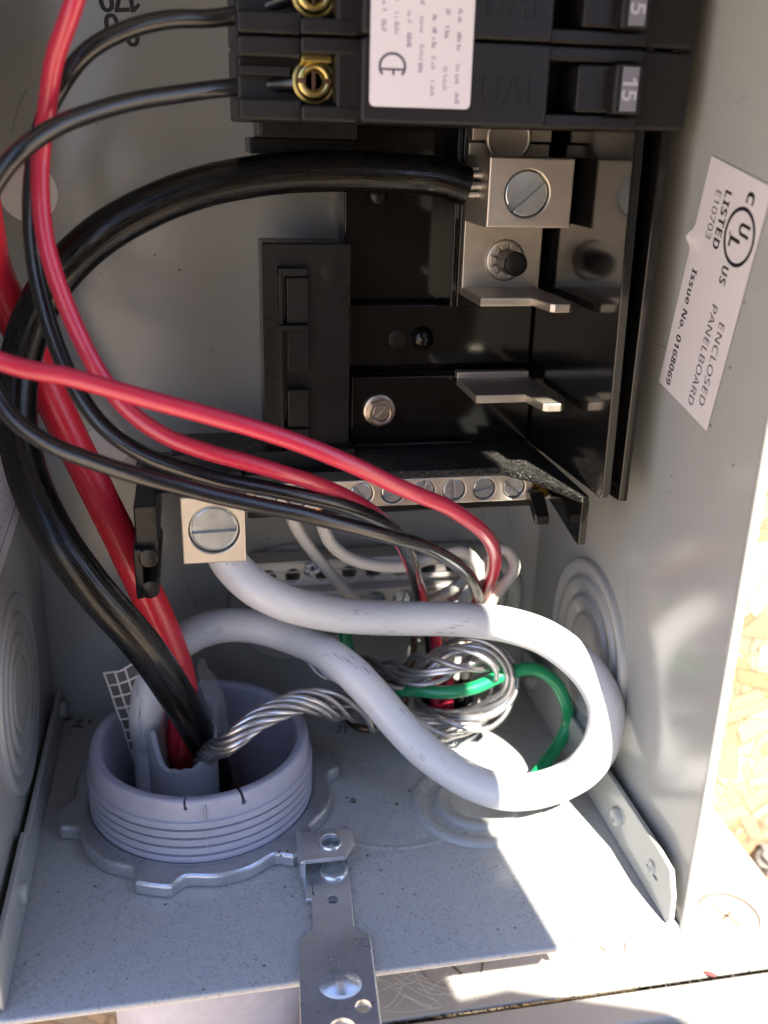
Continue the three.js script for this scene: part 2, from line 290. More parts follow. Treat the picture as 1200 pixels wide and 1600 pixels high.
// ---------- the enclosure ----------
const enc = thing('electrical_enclosure', 'open grey painted steel panel box holding all the wiring', 'electrical box', [0, 0, 0]);
{
  const back = mesh('back_panel', ext(poly(rect(-63, 63, -1, 240)), -1.2, 0, 0.1), M.paint, enc);
  for (const [x, y, r] of [[-57, 127.6, 6], [-45.2, 71.6, 5.2]]) mesh('mounting_hole', cylZ(x, y, -0.5, 0.22, r, 0.12), M.plug, back);
  const wall = (x0, x1) => [rb(x0, x1, -1.2, 240, -1.2, 92.6, 0.4), rb(x0 - 0.35, x1 + 0.35, -1.2, 240, 92.2, 93.8, 0.7, 3)];
  const R = mesh('right_side_panel', wall(63, 64.2), M.paint, enc), L = mesh('left_side_panel', wall(-64.2, -63), M.paint, enc);
  const ring = [[21, -0.02], [20.75, 1.0], [20.3, 1.5], [19.5, 1.5], [17.4, 0.9], [16.9, 0.15], [16.5, 1.1], [16, 1.5], [15.2, 1.4], [13, 0.9], [12.5, 0.15], [12.1, 1.1], [11.6, 1.5], [10.8, 1.4], [8.7, 0.9], [8.2, 0.2], [7.8, 1.0], [7, 1.15], [0, 1.1]];
  mesh('knockout', lathe(ring, 80).rotateZ(Math.PI / 2).translate(63, 30.5, 37.5), M.paint, R);
  mesh('knockout', lathe(ring.map(([a, b]) => [a, b * 0.6]), 80).rotateZ(-Math.PI / 2).translate(-63, 31, 40), M.paint, L);
  for (const [x, y] of [[-2, 28], [43, 26]]) mesh('knockout', latheZ(ring.slice(5), x, y, 0, 80), M.paint, back);
  mesh('top_panel', rb(-64.2, 64.2, 240, 241.2, -1.2, 93.6, 0.3), M.paint, enc);
  // raised cover, hinged at the top edge: shades the breakers
  mesh('cover', [rb(-68, 84, -0.6, 0.6, 0, 80, 0.4), rb(-68, 84, -1.6, 0.2, 78.6, 80, 0.3)].map((g) => g.rotateX(-0.05).translate(0, 242.5, 94.5)), M.paint, enc);
  const c = [-26.6, 39.8], floorPts = [[-62.9, -0.2], [62.9, -0.2], [62.9, 92.4], [61, 94.2], [-61, 94.2], [-62.9, 92.4]];
  const fl = mesh('bottom_panel', extY(floorPts, -1.3, 0, 0.45, [[c[0], c[1], 23.6], [34, 21, 7.8]]), M.floorPaint, enc, { tile: 127 });
  const cup = [[15, -0.02], [14.6, 0.7], [14, 1.0], [13, 0.95], [11.6, 0.4], [11.2, 0.12], [9.8, 0.12], [9.4, 0.8], [8.8, 1.2], [8, 1.1], [6.2, 0.5], [5.6, 0.45], [0, 0.45]];
  mesh('knockout', latheY(cup, 34, 0, 51, 72), M.floorPaint, fl, { tile: 127 });
  mesh('knockout', latheY([[23.5, -0.02], [23.1, 0.14], [22.5, 0.14], [22, -0.02]], 16, 0, 40, 90), M.floorPaint, fl, { tile: 127 });
  // flanges folded up from the bottom panel and riveted to the sides
  const fr = mesh('side_flange', extX([[3, 0.2], [92, 0.2], [93, 2], [92.6, 7], [90.5, 11.6], [84, 12.2], [20, 12.2], [3, 11]], 60.2, 61.3, 0.3), M.paint, enc);
  for (const [y, z] of [[6, 67.5], [6, 12]]) mesh('rivet', lathe([[2.3, -0.3], [2.2, 0.5], [1.7, 1.1], [1.2, 1.2], [0.9, 0.8], [0, 0.75]], 32).rotateZ(Math.PI / 2).translate(60.2, y, z), M.paint, fr);
  mesh('stamped_dent', [lathe([[2.0, -0.1], [1.6, 0.3], [0.9, 0.45], [0.4, 0.1], [0, 0.1]], 24).scale(1, 1, 0.7).rotateZ(Math.PI / 2).translate(60.2, 6.6, 84), rb(59.9, 60.3, 5.4, 5.9, 82, 86.5, 0.15).rotateX(0), rb(59.9, 60.3, 7.6, 8.0, 83, 85, 0.15)], M.paint, fr);
  const fl2 = mesh('side_flange', extX([[2, 0.2], [92, 0.2], [93, 2], [92.6, 9], [90, 11.5], [60, 11.5], [58.5, 9.6], [3, 9.6]], -61.8, -60.6, 0.3), M.paint, enc);
  for (const [y, z] of [[5.2, 6.5], [6.6, 71.5]]) mesh('rivet', lathe([[2.2, -0.3], [2.1, 0.7], [1.7, 1.3], [0, 1.35]], 32).rotateZ(-Math.PI / 2).translate(-60.6, y, z), M.paint, fl2);
  // numbers stamped upside down near the top of the back panel
  for (const [s, u] of [['1', [-32.8, 164.7, 0]], ['7', [-35.5, 164.6, 0]], ['0', [-38.3, 164.5, 0]], ['0', [-33.7, 158.4, 0]], ['0', [-37.5, 159.9, 0]]]) mesh('stamped_mark', text(s, 4.4, 0.06).rotateZ(Math.PI + 0.1).translate(u[0], u[1], 0.0), M.ink, back);
}

// ---------- black plastic panel interior with bus bars ----------
{
  const t = thing('panel_interior', 'glossy black plastic panel interior with tin plated bus bars', 'panel interior', [29, 66, 0]);
  mesh('base', [rb(8.4, 50.4, 106.5, 220, 3, 12, 0.4), rb(9, 50.4, 93, 106.5, 3, 17, 0.5), rb(9, 50.4, 91.4, 93.1, 3, 14, 0.3), rb(9, 50.4, 75.2, 91.4, 3, 20, 0.5)], M.blackGloss, t);
  mesh('rib', [rb(29.8, 31, 106.6, 220, 11, 22.5, 0.3)], M.blackGloss, t);
  mesh('plate_support', rb(31.1, 49.6, 106.6, 220, 11, 22.3, 0.4), M.blackGloss, t);
  mesh('bottom_shelf', extY([[8, 3], [50.6, 3], [50.6, 57], [49, 57.4], [43, 44], [38, 38.6], [8, 38.2]], 74.1, 75.7, 0.4), M.blackDusty, t, { tile: 30 });
  mesh('shelf_rail', rb(10, 36, 75.8, 77, 22, 23.2, 0.3), M.blackGloss, t);
  // barrier on the right: inner wall, grooved floor, outer wall
  mesh('barrier', [extX([[3, 75], [62, 77], [63, 78], [62.6, 92], [60.5, 140], [60.5, 220], [3, 220]], 50.5, 52.2, 0.25), rb(52.2, 55.4, 78, 220, 30, 46, 0.3)], M.blackGloss, t);
  mesh('barrier', extX([[3, 70], [30, 73], [60.2, 75.4], [60.2, 220], [3, 220]], 55.4, 57.2, 0.25), M.blackGloss, t);
  mesh('barrier', extX([[30, 69], [54.5, 64.4], [55.5, 64.6], [55.5, 73.9], [30, 73.9]], 50, 51.6, 0.2), M.blackGloss, t);
  mesh('dust', Array.from({ length: 60 }, () => { const s = rr(0.06, 0.2); return new THREE.TetrahedronGeometry(s).translate(rr(52.4, 55.2), rr(100, 136), 46.05); }), M.inkPale, t).userData.kind = 'stuff';
  // left mounting arm with hook rail
  const arm = mesh('mounting_arm', [extY([[-10, 14], [8, 14], [8, 24], [-10, 24]], 70.5, 120, 0.4), rb(-10, 8, 70.6, 74, 3, 14, 0.3)], M.blackMat, t);
  mesh('hook_rail', [rb(-7, -6.2, 79, 115.4, 23.8, 27.5, 0.2), rb(-7, -1.2, 113.8, 115.4, 23.8, 27, 0.2)], M.blackMat, arm);
  for (const [y0, y1] of [[104.4, 113.6], [94.4, 103], [82.5, 90.6], [76, 81]]) mesh('hook_block', rb(-5.4, -1, y0, y1, 23.8, 27.2, 0.25), M.blackMat, arm);
  for (const y of [103.1, 81.2]) mesh('crossbar', rb(-7.2, -1.1, y, y + 1.2, 23.8, 28.4, 0.25), M.blackMat, arm);
  mesh('moulded_text', text('N G 103 CAN 1', 2.7, 0.16, thin).rotateZ(-Math.PI / 2).translate(3.6, 96, 23.96), M.blackMat, arm);
  mesh('round_mark', latheZ([[2.5, -0.05], [2.4, 0.1], [0, 0.12]], 4.4, 114.5, 24, 32), M.blackMat, arm);
  mesh('moulded_text', text('GAV3', 2.4, 0.12, thin).rotateZ(-Math.PI / 2).translate(20.5, 122, 11.98), M.blackGloss, t);
  mesh('tab', [rb(-12, 8, 136.6, 139.6, 10, 26, 0.3), rb(-10.5, 7.5, 139.6, 150, 14, 34, 0.4)], M.blackMat, t);
  // domed stud, flush disc, hex mounting screw
  const b = [25.1, 99.1, 17.8]; mesh('dome', latheZ([[2.7, -0.2], [2.5, 0.9], [1.7, 1.8], [0.8, 2.15], [0, 2.2]], b[0], b[1], 17, 40), M.blackGloss, t);
  const d = [19.6, 99, 17]; mesh('disc', latheZ([[1.9, -0.1], [1.7, 0.12], [0, 0.12]], d[0], d[1], 17, 32), M.blackMat, t);
  const b1 = [15.5, 128.6, 12]; mesh('dome', latheZ([[2.2, -0.2], [2, 0.5], [1.2, 1], [0, 1.1]], b1[0], b1[1], 12, 32), M.blackMat, t);
  const h = [15.4, 83.8, 21.5], hx = Array.from({ length: 6 }, (_, i) => [h[0] + 3.05 * Math.cos(i * Math.PI / 3 + 0.3), h[1] + 3.05 * Math.sin(i * Math.PI / 3 + 0.3)]);
  const hs = mesh('hex_screw', [latheZ([[3.7, 0], [3.7, 0.4], [3.4, 0.65], [2.6, 0.7], [0, 0.7]], h[0], h[1], 20, 40), ext(poly(hx, [[h[0], h[1], 1.95]]), 20.6, 22.6, 0.14)], M.screwWarm, t);
  mesh('screw_slot', slotScrew(h[0], h[1], 22.1, 1.85, 0.75, 1.1, 0.24), M.screwWarm, hs);
  // bus plate, stabs, push nut
  const bus = mesh('bus_plate', [rb(31.7, 48.7, 110.6, 139.7, 22.4, 24, 0.25), rb(31.9, 48.5, 140, 160, 22.4, 25.4, 0.25)], M.tin, t);
  mesh('embossed_ring', latheZ([[4.8, -0.1], [4.5, 0.35], [4.1, 0.4], [3.8, 0.05], [0, 0.05]], [39.5, 140.6, 25.4][0], [39.5, 140.6, 25.4][1], 25.4, 40), M.tin, bus);
  const blade = [[31.8, 22.4], [48.3, 22.4], [48.3, 45.2], [47.3, 46.2], [44.4, 46.2], [43.6, 45.6], [42.3, 38.2], [31.8, 38.2]];
  mesh('stab', extY(blade, 109.4, 111.1, 0.22), M.tin, bus);
  mesh('stab', [extY(blade.map(([x, z]) => [x + 0.4, z - 0.4]), 89.6, 91.3, 0.22), rb(32.2, 48.6, 91, 92.6, 20, 22.4, 0.2)], M.tin, t);
  const n = [40.8, 116.7, 24.4];
  mesh('push_nut', [latheZ([[4.3, 0], [4.2, 0.5], [3.7, 0.75], [2.9, 0.6]], n[0], n[1], 24, 40), ...Array.from({ length: 9 }, (_, i) => { const s = new THREE.Shape(); s.absarc(0, 0, 3.5, i * 0.698 + 0.06, (i + 1) * 0.698 - 0.06, false); s.absarc(0, 0, 1.9, (i + 1) * 0.698 - 0.1, i * 0.698 + 0.1, true); return ext(s, 0.3, 0.8, 0.1).translate(n[0], n[1], 24.1); })], M.tinBar, t);
  mesh('stud', cylZ(n[0] + 0.1, n[1], 24, 31.5, 2.45, 0.5), M.blackMat, t);
  // support arm for the neutral bar, at the left
  mesh('support_bar', [rb(-37, -14.5, 69, 76, 20, 27.4, 0.4), rb(-30, 9, 72.5, 77.5, 12, 27.6, 0.4), rb(-14.5, 50, 64, 73.9, 24, 31.6, 0.4)], M.blackMat, t);
  const sa = mesh('support_arm', [rb(-37.2, -35.7, 55.6, 66, 20, 50, 0.3), cylZ(-34.6, 64, 20, 50, 2.0, 0.3), cylZ(-34.6, 57.4, 20, 50, 1.9, 0.3), rb(-36.8, -32.7, 63, 74, 18, 48, 0.5)], M.blackMat, t);
  mesh('clip', extX([[30, 66.4], [39.5, 68.2], [44.5, 64.8], [44.5, 66.6], [40, 70.4], [30, 68]], 44.6, 47.8, 0.2), M.blackMat, t);
}
{ // lug on the bus plate
  const t = thing('main_lug', 'square tin plated lug with slotted screw holding the thick black cable', 'lug', [40, 131, 24]);
  mesh('lug_block', ext(poly(rect(31.5, 48.3, 124.6, 137.3), [[39.2, 130.8, 4.35]]), 24.1, 40, 0.3), M.tin, t);
  const s = mesh('set_screw', slotScrew(39.2, 130.8, 39.6, 4.15, 0.72, 0.9, 0.2), M.screw, t);
}
// ---------- neutral bar ----------
{
  const t = thing('neutral_bar', 'tin plated neutral bar with a row of slotted screws and a large end lug', 'terminal bar', [18, 68, 32]);
  const xs = Array.from({ length: 10 }, (_, i) => 48.4 - 6.62 * i), y = 70.9;
  const g = ext(poly(rect(-15.2, 51.4, 68, 73.9), xs.map((x) => [x, y, 2.45])), 32, 38, 0.2);
  mesh('bar', g, M.tinBar, t);
  xs.forEach((x, i) => { if (i) mesh('terminal_screw', slotScrew(x, y, 37.5, 2.25, [0, -0.7, 0.25, -1.45, 1.35, 0.5, -0.8, 1.2, 0.3, 1.0][i], 0.65, 0.19), M.screw, t); else mesh('empty_hole', [cylZ(x, y, 32, 32.6, 2.4), latheZ([[2.45, 0], [2.2, 0.5], [2.45, 1], [2.2, 1.5], [2.45, 2], [2.2, 2.5], [2.45, 3], [2.2, 3.5], [2.45, 4]], x, y, 33.5, 40)], M.brass, t); });
  const lug = mesh('lug_block', ext(poly(rect(-28.2, -15.6, 58.8, 73.2), [[-21.8, 66, 5.05]]), 27.5, 42, 0.3), M.tin, t);
  mesh('set_screw', [...slotScrew(-21.8, 66, 41.3, 4.5, 0.02, 0.9, 0.16), latheZ([[4.98, -2], [4.9, -0.6], [4.5, -0.9]], -21.8, 66, 41.8, 48)], M.screw, lug);
}
// ---------- ground bar on the back wall ----------
{
  const t = thing('ground_bar', 'aluminium ground bar fixed low on the back wall behind the white cable', 'terminal bar', [15, 30, 0]);
  const xs = [-9, -3, 4.5, 11, 17, 24, 31, 37.5];
  mesh('bar', [ext(poly(rect(-13, 42.5, 36.6, 43.4), xs.map((x) => [x, 39.6, 1.8])), 2, 9, 0.3), ...[38.2, 40.6, 42.6].map((y) => rb(-13, 42.5, y, y + 0.35, 8.8, 9.25, 0.1))], M.aluBar, t);
  mesh('bar_foot', ext(poly(rect(-13, 42.5, 29.6, 36.6), xs.map((x) => [x, 33.4, 2.2])), 2, 12.5, 0.4), M.aluBar, t);
  xs.forEach((x, i) => mesh('terminal_screw', slotScrew(x, 33.4, 12.2, 2.05, i * 0.9, 0.8), M.screw, t));
  mesh('end_screw', slotScrew(...[-11.3, 33.5, 13], 3.0, 0.4, 0.9), M.screw, t);
  const s = [1.3, 41.5, 11]; mesh('strand_end', Array.from({ length: 7 }, (_, i) => cylZ(s[0] + 1.1 * Math.cos(i * 1.05), s[1] + 1.1 * Math.sin(i * 1.05), 6, 13 + (i % 3) * 0.6, 0.75, 0.2, 12).translate(-s[0], -s[1], -9).rotateZ(0.4).rotateX(-0.5).translate(s[0], s[1], 10)), M.alu, t);
}

// ---------- twin breaker across the top ----------
{
  const t = thing('circuit_breaker', 'black twin circuit breaker across the top with white printed label', 'circuit breaker', [20, 142, 20]);
  for (const [k, y0] of [[0, 142.2], [1, 154.7], [2, 167.2]]) {
    const y1 = y0 + 12.2, hs = mesh('pole_housing', [
      rb(-15.4, 59, y0, y1, 24, 52.5, 0.6), rb(-15.4, -5.5, y0, y0 + 3.2, 52, 57.4, 0.5), rb(-15.4, -5.5, y1 - 3, y1, 52, 57.4, 0.5), rb(-15.2, -7, y1 - 5.6, y1 - 4, 52, 55, 0.3),
      rb(-5.8, 3.4, y0, y0 + 2.4, 52, 59.4, 0.5), rb(-5.8, 3.4, y1 - 2.4, y1, 52, 59.4, 0.5), rb(-0.2, 3.4, y0 + 0.1, y1 - 0.1, 52, 59.2, 0.5),
      rb(3, 33.6, y0, y1, 52, 63.4, 0.7), rb(33, 50, y0, y0 + 2.2, 52, 62.4, 0.6), rb(33, 50, y1 - 2.2, y1, 52, 62.4, 0.6), rb(46, 59, y0, y1, 52, 61.2, 0.9)], M.breaker, t);
    mesh('handle', [rb(38.6, 46.6, y0 + 2.5, y1 - 2.5, 54, 62.6, 0.6), rb(44, 49, y0 + 2.3, y1 - 2.3, 54, 65, 0.7)], M.breaker, t);
    mesh('rating_print', [rb(45.2, 48, y0 + 2.8, y1 - 2.8, 64.9, 65.06, 0.05)], mat([0.16, 0.16, 0.19], 0.5), t);
    mesh('rating_number', text('15', 2.5, 0.06).rotateZ(-Math.PI / 2).translate(46.6, (y0 + y1) / 2, 65.06), M.inkPale, t);
    mesh('moulded_text', text('DUAL', 4.2, 0.2, thin).translate(25.5, (y0 + y1) / 2 - 0.8, 63.35), M.breaker, hs);
    const yc = (y0 + y1) / 2, ts = mesh('terminal_screw', [latheZ([[3, 0], [2.85, 0.55], [2.3, 0.85], [1.75, 0.75], [1.6, 0.1], [1.55, -0.8], [0, -0.8]], -3.2, yc, 55, 40), latheZ([[3.4, -0.9], [3.4, -0.3], [0, -0.3]], -3.2, yc, 54.9, 40)], M.brass, t);
    mesh('screw_slot', [rb(-6, -4.6, yc - 0.4, yc + 0.4, 55.2, 55.9, 0.1), rb(-1.8, -0.4, yc - 0.4, yc + 0.4, 55.2, 55.9, 0.1), cylZ(-3.2, yc, 53.6, 54.6, 1.5, 0.1), rb(-3.5, -2.9, yc - 1.5, yc + 1.5, 54, 55, 0.1)], M.darkCopper, ts);
    mesh('screw_plate', rb(-5.4, -0.4, y1 - 3.4, y1 - 2.3, 53, 56.2, 0.3), M.brass, t);
  }
  const lab = canvasTex(360, 640, (c, w, h) => {
    c.fillStyle = '#dcd6da'; c.fillRect(0, 0, w, h);
    for (let col = 0; col < 7; col++) { // columns of tiny sideways print, too small to read in the photograph
      let y = rr(10, 40); const x = 38 + col * 44;
      while (y < h - 60) { const L = rr(16, 80); if (rnd() < 0.85 && !(x < 150 && y > 390)) { c.fillStyle = `rgba(70,60,95,${rr(0.35, 0.75)})`; for (let q = 0; q < L; q += 7) if (rnd() < 0.82) c.fillRect(x + rr(-2, 2), y + q, rr(8, 18), 4); } y += L + rr(8, 50); }
    }
    c.strokeStyle = 'rgba(40,35,60,0.85)'; c.lineWidth = 9; c.beginPath(); c.arc(78, 500, 44, Math.PI * 0.78, Math.PI * 2.22); c.stroke();
    c.lineWidth = 8; c.beginPath(); c.moveTo(36, 510); c.lineTo(122, 510); c.moveTo(82, 510); c.lineTo(82, 530); c.stroke();
  });
  const ls = new THREE.Shape(), [a, b, cy, d, r] = [4.4, 20.6, 144.6, 171, 1];
  ls.moveTo(a + r, cy); ls.lineTo(b - r, cy); ls.quadraticCurveTo(b, cy, b, cy + r); ls.lineTo(b, d); ls.lineTo(a, d); ls.lineTo(a, cy + r); ls.quadraticCurveTo(a, cy, a + r, cy);
  const lg = ext(ls, 63.35, 63.6, 0.04), p = lg.attributes.position, uv = lg.attributes.uv; for (let i = 0; i < p.count; i++) uv.setXY(i, (p.getX(i) - a) / (b - a), (p.getY(i) - cy) / (d - cy));
  mesh('label', lg, mat([0.8, 0.79, 0.78], 0.5, { map: lab }), t, { uv: 1 });
}

// ---------- stickers ----------
{
  const T = canvasTex(1660, 812, (c, w, h) => {
    const k = 40, put = (s, x0, x1, y, size, f) => { c.save(); c.font = `${f} ${size * k}px sans-serif`; c.fillStyle = '#15151a'; const m = c.measureText(s).width; c.translate(x0 * k, h - y * k); c.scale((x1 - x0) * k / m, 1); c.textBaseline = 'middle'; c.fillText(s, 0, 0); c.restore(); };
    c.fillStyle = '#dcd8da'; c.fillRect(0, 0, w, h);
    c.strokeStyle = '#15151a'; c.lineWidth = 26; c.beginPath(); c.arc(9.3 * k, h - 14.6 * k, 4.4 * k, 0, 7); c.stroke();
    put('U', 6.6, 9.3, 15.6, 4.6, 'bold'); put('L', 9.3, 11.6, 13.5, 4.6, 'bold'); put('®', 9, 10, 11.7, 1.2, 'normal');
    put('c', 1.8, 4.2, 15.4, 4.2, 'bold'); put('US', 14.4, 17.8, 13, 2.9, 'bold');
    put('LISTED', 3.4, 13.4, 8.2, 2.9, 'bold'); put('E10703', 4.2, 12.6, 5.1, 2.5, 'normal');
    put('ENCLOSED', 23, 38.6, 16.3, 2.6, 'normal'); put('PANELBOARD', 21.2, 40.2, 12.8, 2.6, 'normal'); put('Issue No. 0168069', 18.3, 40.6, 3.4, 2.5, 'bold');
  });
  const S = new THREE.PlaneGeometry(41.5, 20.3, 60, 24), p = S.attributes.position, A = new THREE.Vector3(0, -40.6, -8.4).normalize(), B = new THREE.Vector3(0, -4.15, 20).normalize(), out = [];
  const base = new THREE.Vector3(62.78, 138.6, 64.4), q = new THREE.Vector3();
  for (let i = 0; i < p.count; i++) {
    let s = p.getX(i) + 20.75, u = p.getY(i) + 10.15;
    const tear = Math.exp(-((s - 13.8) ** 2) / 1.6) * Math.max(0, 1 - u / 3.4) * 0.55, crease = Math.exp(-((s - 13.8 - u * 0.35) ** 2) / 0.9) * Math.max(0, 1 - u / 9);
    q.copy(base).addScaledVector(A, s).addScaledVector(B, u - tear * 0.9); p.setXYZ(i, q.x - tear * 1.3 - crease * 0.35, q.y, q.z);
  }
  S.computeVertexNormals();
  tag(mesh('certification_sticker', S, mat([0.82, 0.80, 0.78], 0.45, { map: T }), scene, { uv: 1, origin: [62.8, 95, 64] }), 'white sticker with UL mark stuck askew on the right side wall', 'sticker');
  const T2 = canvasTex(512, 512, (c, w, h) => {
    c.fillStyle = '#d8d6da'; c.fillRect(0, 0, w, h); c.strokeStyle = '#1a1a22'; c.lineWidth = 5; c.strokeRect(40, 40, w - 80, h - 84);
    for (let y = 60; y < h - 64; y += 13) for (let x = 56; x < w - 60;) { const L = rr(6, 30); c.fillStyle = 'rgba(30,30,45,0.7)'; for (let j = 0; j < L; j += 5) if (rnd() < 0.8) c.fillRect(x + j, y + rr(-1, 1), 3, rr(4, 7)); x += L + rr(4, 9); }
  });
  const b0 = [-62.8, 59.5, 21.5], g = new THREE.PlaneGeometry(42, 42).rotateY(Math.PI / 2).rotateX(0.1).translate(-62.8, b0[1] + 21.5, b0[2] + 19);
  tag(mesh('instruction_sticker', g, mat([0.8, 0.79, 0.78], 0.5, { map: T2 }), scene, { uv: 1, origin: [-62.8, b0[1], b0[2]] }), 'white sticker with tiny bordered print on the left side wall', 'sticker');
}

// ---------- conduit fitting and locknut ----------
const CX = -26.6, CZ = 39.8;
{
  const prof = [[20.6, -60], [20.8, 16], [21.4, 17], [22.8, 17.2], [23.5, 16.6], [23.7, 12.6]];
  for (let y = 12.6; y > 3.4; y -= 2.05) prof.push([24.2, y - 0.04], [24.28, y - 0.1], [24.45, y - 1.3], [24.42, y - 1.4], [23.1, y - 1.72], [23.04, y - 1.76], [23.04, y - 1.86], [23.1, y - 1.9]);
  prof.push([23.4, 2], [23.4, -2], [23.2, -60], [20.6, -60]);
  const ev = new Evaluator(); ev.useGroups = false; ev.attributes = ['position', 'normal', 'uv'];
  let body = new Brush(lathe(prof.reverse(), 120).translate(CX, 0, CZ)); body.updateMatrixWorld();
  for (const [q, k] of [[[-29.9, 16.6, 61.8], 1], [[-19.1, 16.6, 60.8], 1.5]]) for (const g of [rb(-0.22 * k, 0.22 * k, -1.5 * k, 3, -4, 4, 0.05).rotateZ(0.15), new THREE.CylinderGeometry(0.42 * k, 0.42 * k, 8, 10).rotateX(Math.PI / 2).translate(0.25 * k, -1.4 * k, 0)]) {
    const b = new Brush(g.rotateY(Math.atan2(q[0] - CX, q[2] - CZ)).translate(q[0], 17, q[2])); b.updateMatrixWorld(); body = ev.evaluate(body, b, SUBTRACTION); body.updateMatrixWorld();
  }
  const p = mesh('conduit_fitting', body.geometry, M.pvc, scene, { origin: [CX, 0, CZ] });
  tag(p, 'grey plastic threaded conduit fitting rising through the bottom plate', 'conduit fitting');
  mesh('mould_seam', rb([-26, 10, 59.7][0] - 0.12, [-26, 10, 59.7][0] + 0.12, 4, 16.2, CZ + 23, CZ + 24.05, 0.05), M.pvc, p);
}
{
  const s = new THREE.Shape(), lug = (a) => { const d = ((a - 49) % 60 + 60) % 60, q = Math.min(d, 60 - d); return 29 + 2.2 * (1 - step(6.5, 9.5, q)) - 0.9 * step(8.5, 12, q) * (1 - step(12, 26, q)); };
  for (let a = 0; a <= 360; a += 1.5) { const r = lug(a), x = r * Math.cos(a * Math.PI / 180), y = r * Math.sin(a * Math.PI / 180); a ? s.lineTo(x, y) : s.moveTo(x, y); }
  const h = new THREE.Path(); h.absarc(0, 0, 24.5, 0, Math.PI * 2, true); s.holes.push(h);
  const g = new THREE.ExtrudeGeometry(s, { depth: 1.8, bevelEnabled: true, bevelThickness: 0.8, bevelSize: 0.9, bevelOffset: -0.9, bevelSegments: 3, curveSegments: 60 }).rotateX(Math.PI / 2).translate(CX, 2.65, CZ);
  tag(mesh('conduit_locknut', g, M.zinc, scene, { origin: [CX, 0, CZ] }), 'zinc locknut with lugs around the grey conduit fitting', 'locknut');
}
{ // cable connector in the floor, behind the bare wire
  const t = thing('cable_connector', 'small metal cable connector in the bottom plate at the back right', 'connector', [34, 0, 21]);
  mesh('locknut', extY(Array.from({ length: 48 }, (_, i) => { const r = i % 6 < 3 ? 11.4 : 10.2, a = i / 48 * 6.283; return [34 + r * Math.cos(a), 21 + r * Math.sin(a)]; }), 0.02, 2.4, 0.4, [[34, 21, 7.9]]), M.zinc, t);
  mesh('barrel', latheY([[7.0, -10], [7.0, 10], [7.3, 10.4], [7.8, 10.4], [8.1, 10], [8.1, -10]], 34, 0, 21, 60), M.zinc, t);
  const q = [24, 4, 30.8];
  for (const [dx, dz] of [[0, 0], [3.2, -1.2]]) mesh('clamp_screw', lathe([[2, 0], [2, 1.2], [1.5, 2.2], [0.7, 2.6], [0, 2.65]], 24).rotateX(0.5).translate(q[0] + dx, 2.4, q[2] + dz), M.screw, t);
}

// ---------- cables and wires ----------
function kinked(pts, amp) { // small bends and set left in the wire by handling
  const c = curve(pts), n = Math.round(c.getLength() / 7), ph = [rr(0, 6), rr(0, 6), rr(0, 6)], out = [];
  for (let i = 0; i <= n; i++) { const s = i / n, p = c.getPointAt(s), e = Math.min(1, s * 12, (1 - s) * 12) * amp; out.push([p.x + e * (Math.sin(i * 0.9 + ph[0]) + rr(-0.6, 0.6)), p.y + e * (Math.sin(i * 0.7 + ph[1]) + rr(-0.6, 0.6)), p.z + e * 0.6 * Math.sin(i * 0.8 + ph[2])]); }
  return out;
}
const G1 = 'thin insulated branch wires crossing the box';
const cable = (name, label, group, pts, r, m, radial) => tag(mesh(name, tube(kinked(pts, r < 2 ? 0.13 : 0.1), r, radial), m, scene, { uv: 1, origin: pts[pts.length - 1] }), label, name.includes('cable') ? 'cable' : 'wire', group || (r < 1.6 && !name.includes('copper') ? G1 : null));
{
  const k = cable('black_main_cable', 'thick black cable bending from the upper lug down into the conduit', null,
    [[29.2, 131.7, 32], [25.6, 133, 32], [17.8, 133.7, 33], [5.3, 134.1, 34], [-8, 133.3, 35], [-19.7, 131.2, 36], [-30.1, 127.8, 37], [-39.3, 122.9, 38], [-47.1, 116, 38], [-53.2, 106.9, 38], [-56.2, 97.3, 40], [-56.6, 87.5, 44], [-53.9, 78.9, 50], [-49.4, 70.3, 55], [-43.9, 60.5, 56], [-37.3, 48.9, 54], [-30.9, 32.6, 48], [-26.7, 15, 37.3], [-23.9, 3, 32.8], [-22, -20, 34], [-22, -60, 34]], 3.7, M.jacketBlack, 36);
  mesh('bare_strand', Array.from({ length: 7 }, (_, i) => { const a = i * 0.9, e = V3([30.6, 132.4, 32]); return new THREE.CylinderGeometry(0.75, 0.75, 5, 12).rotateZ(Math.PI / 2).translate(32, e.y + 2.4 * Math.cos(a), 32 + 2.4 * Math.sin(a)); }), M.alu, k);
}
cable('red_main_cable', 'thick red cable running from the left edge down into the conduit', null,
  [[-58.5, 210, 70], [-58.5, 160, 64], [-58.6, 132, 44], [-59.7, 114.7, 32], [-56.9, 106.3, 31], [-52.7, 93.8, 31], [-48.2, 81, 32], [-43, 67.5, 33], [-37.7, 53.3, 34], [-33, 39.3, 34], [-30.4, 26.4, 34], [-30.6, 14, 30.1], [-32, 2, 26], [-31, -60, 26]], 3.45, M.jacketRed, 36);
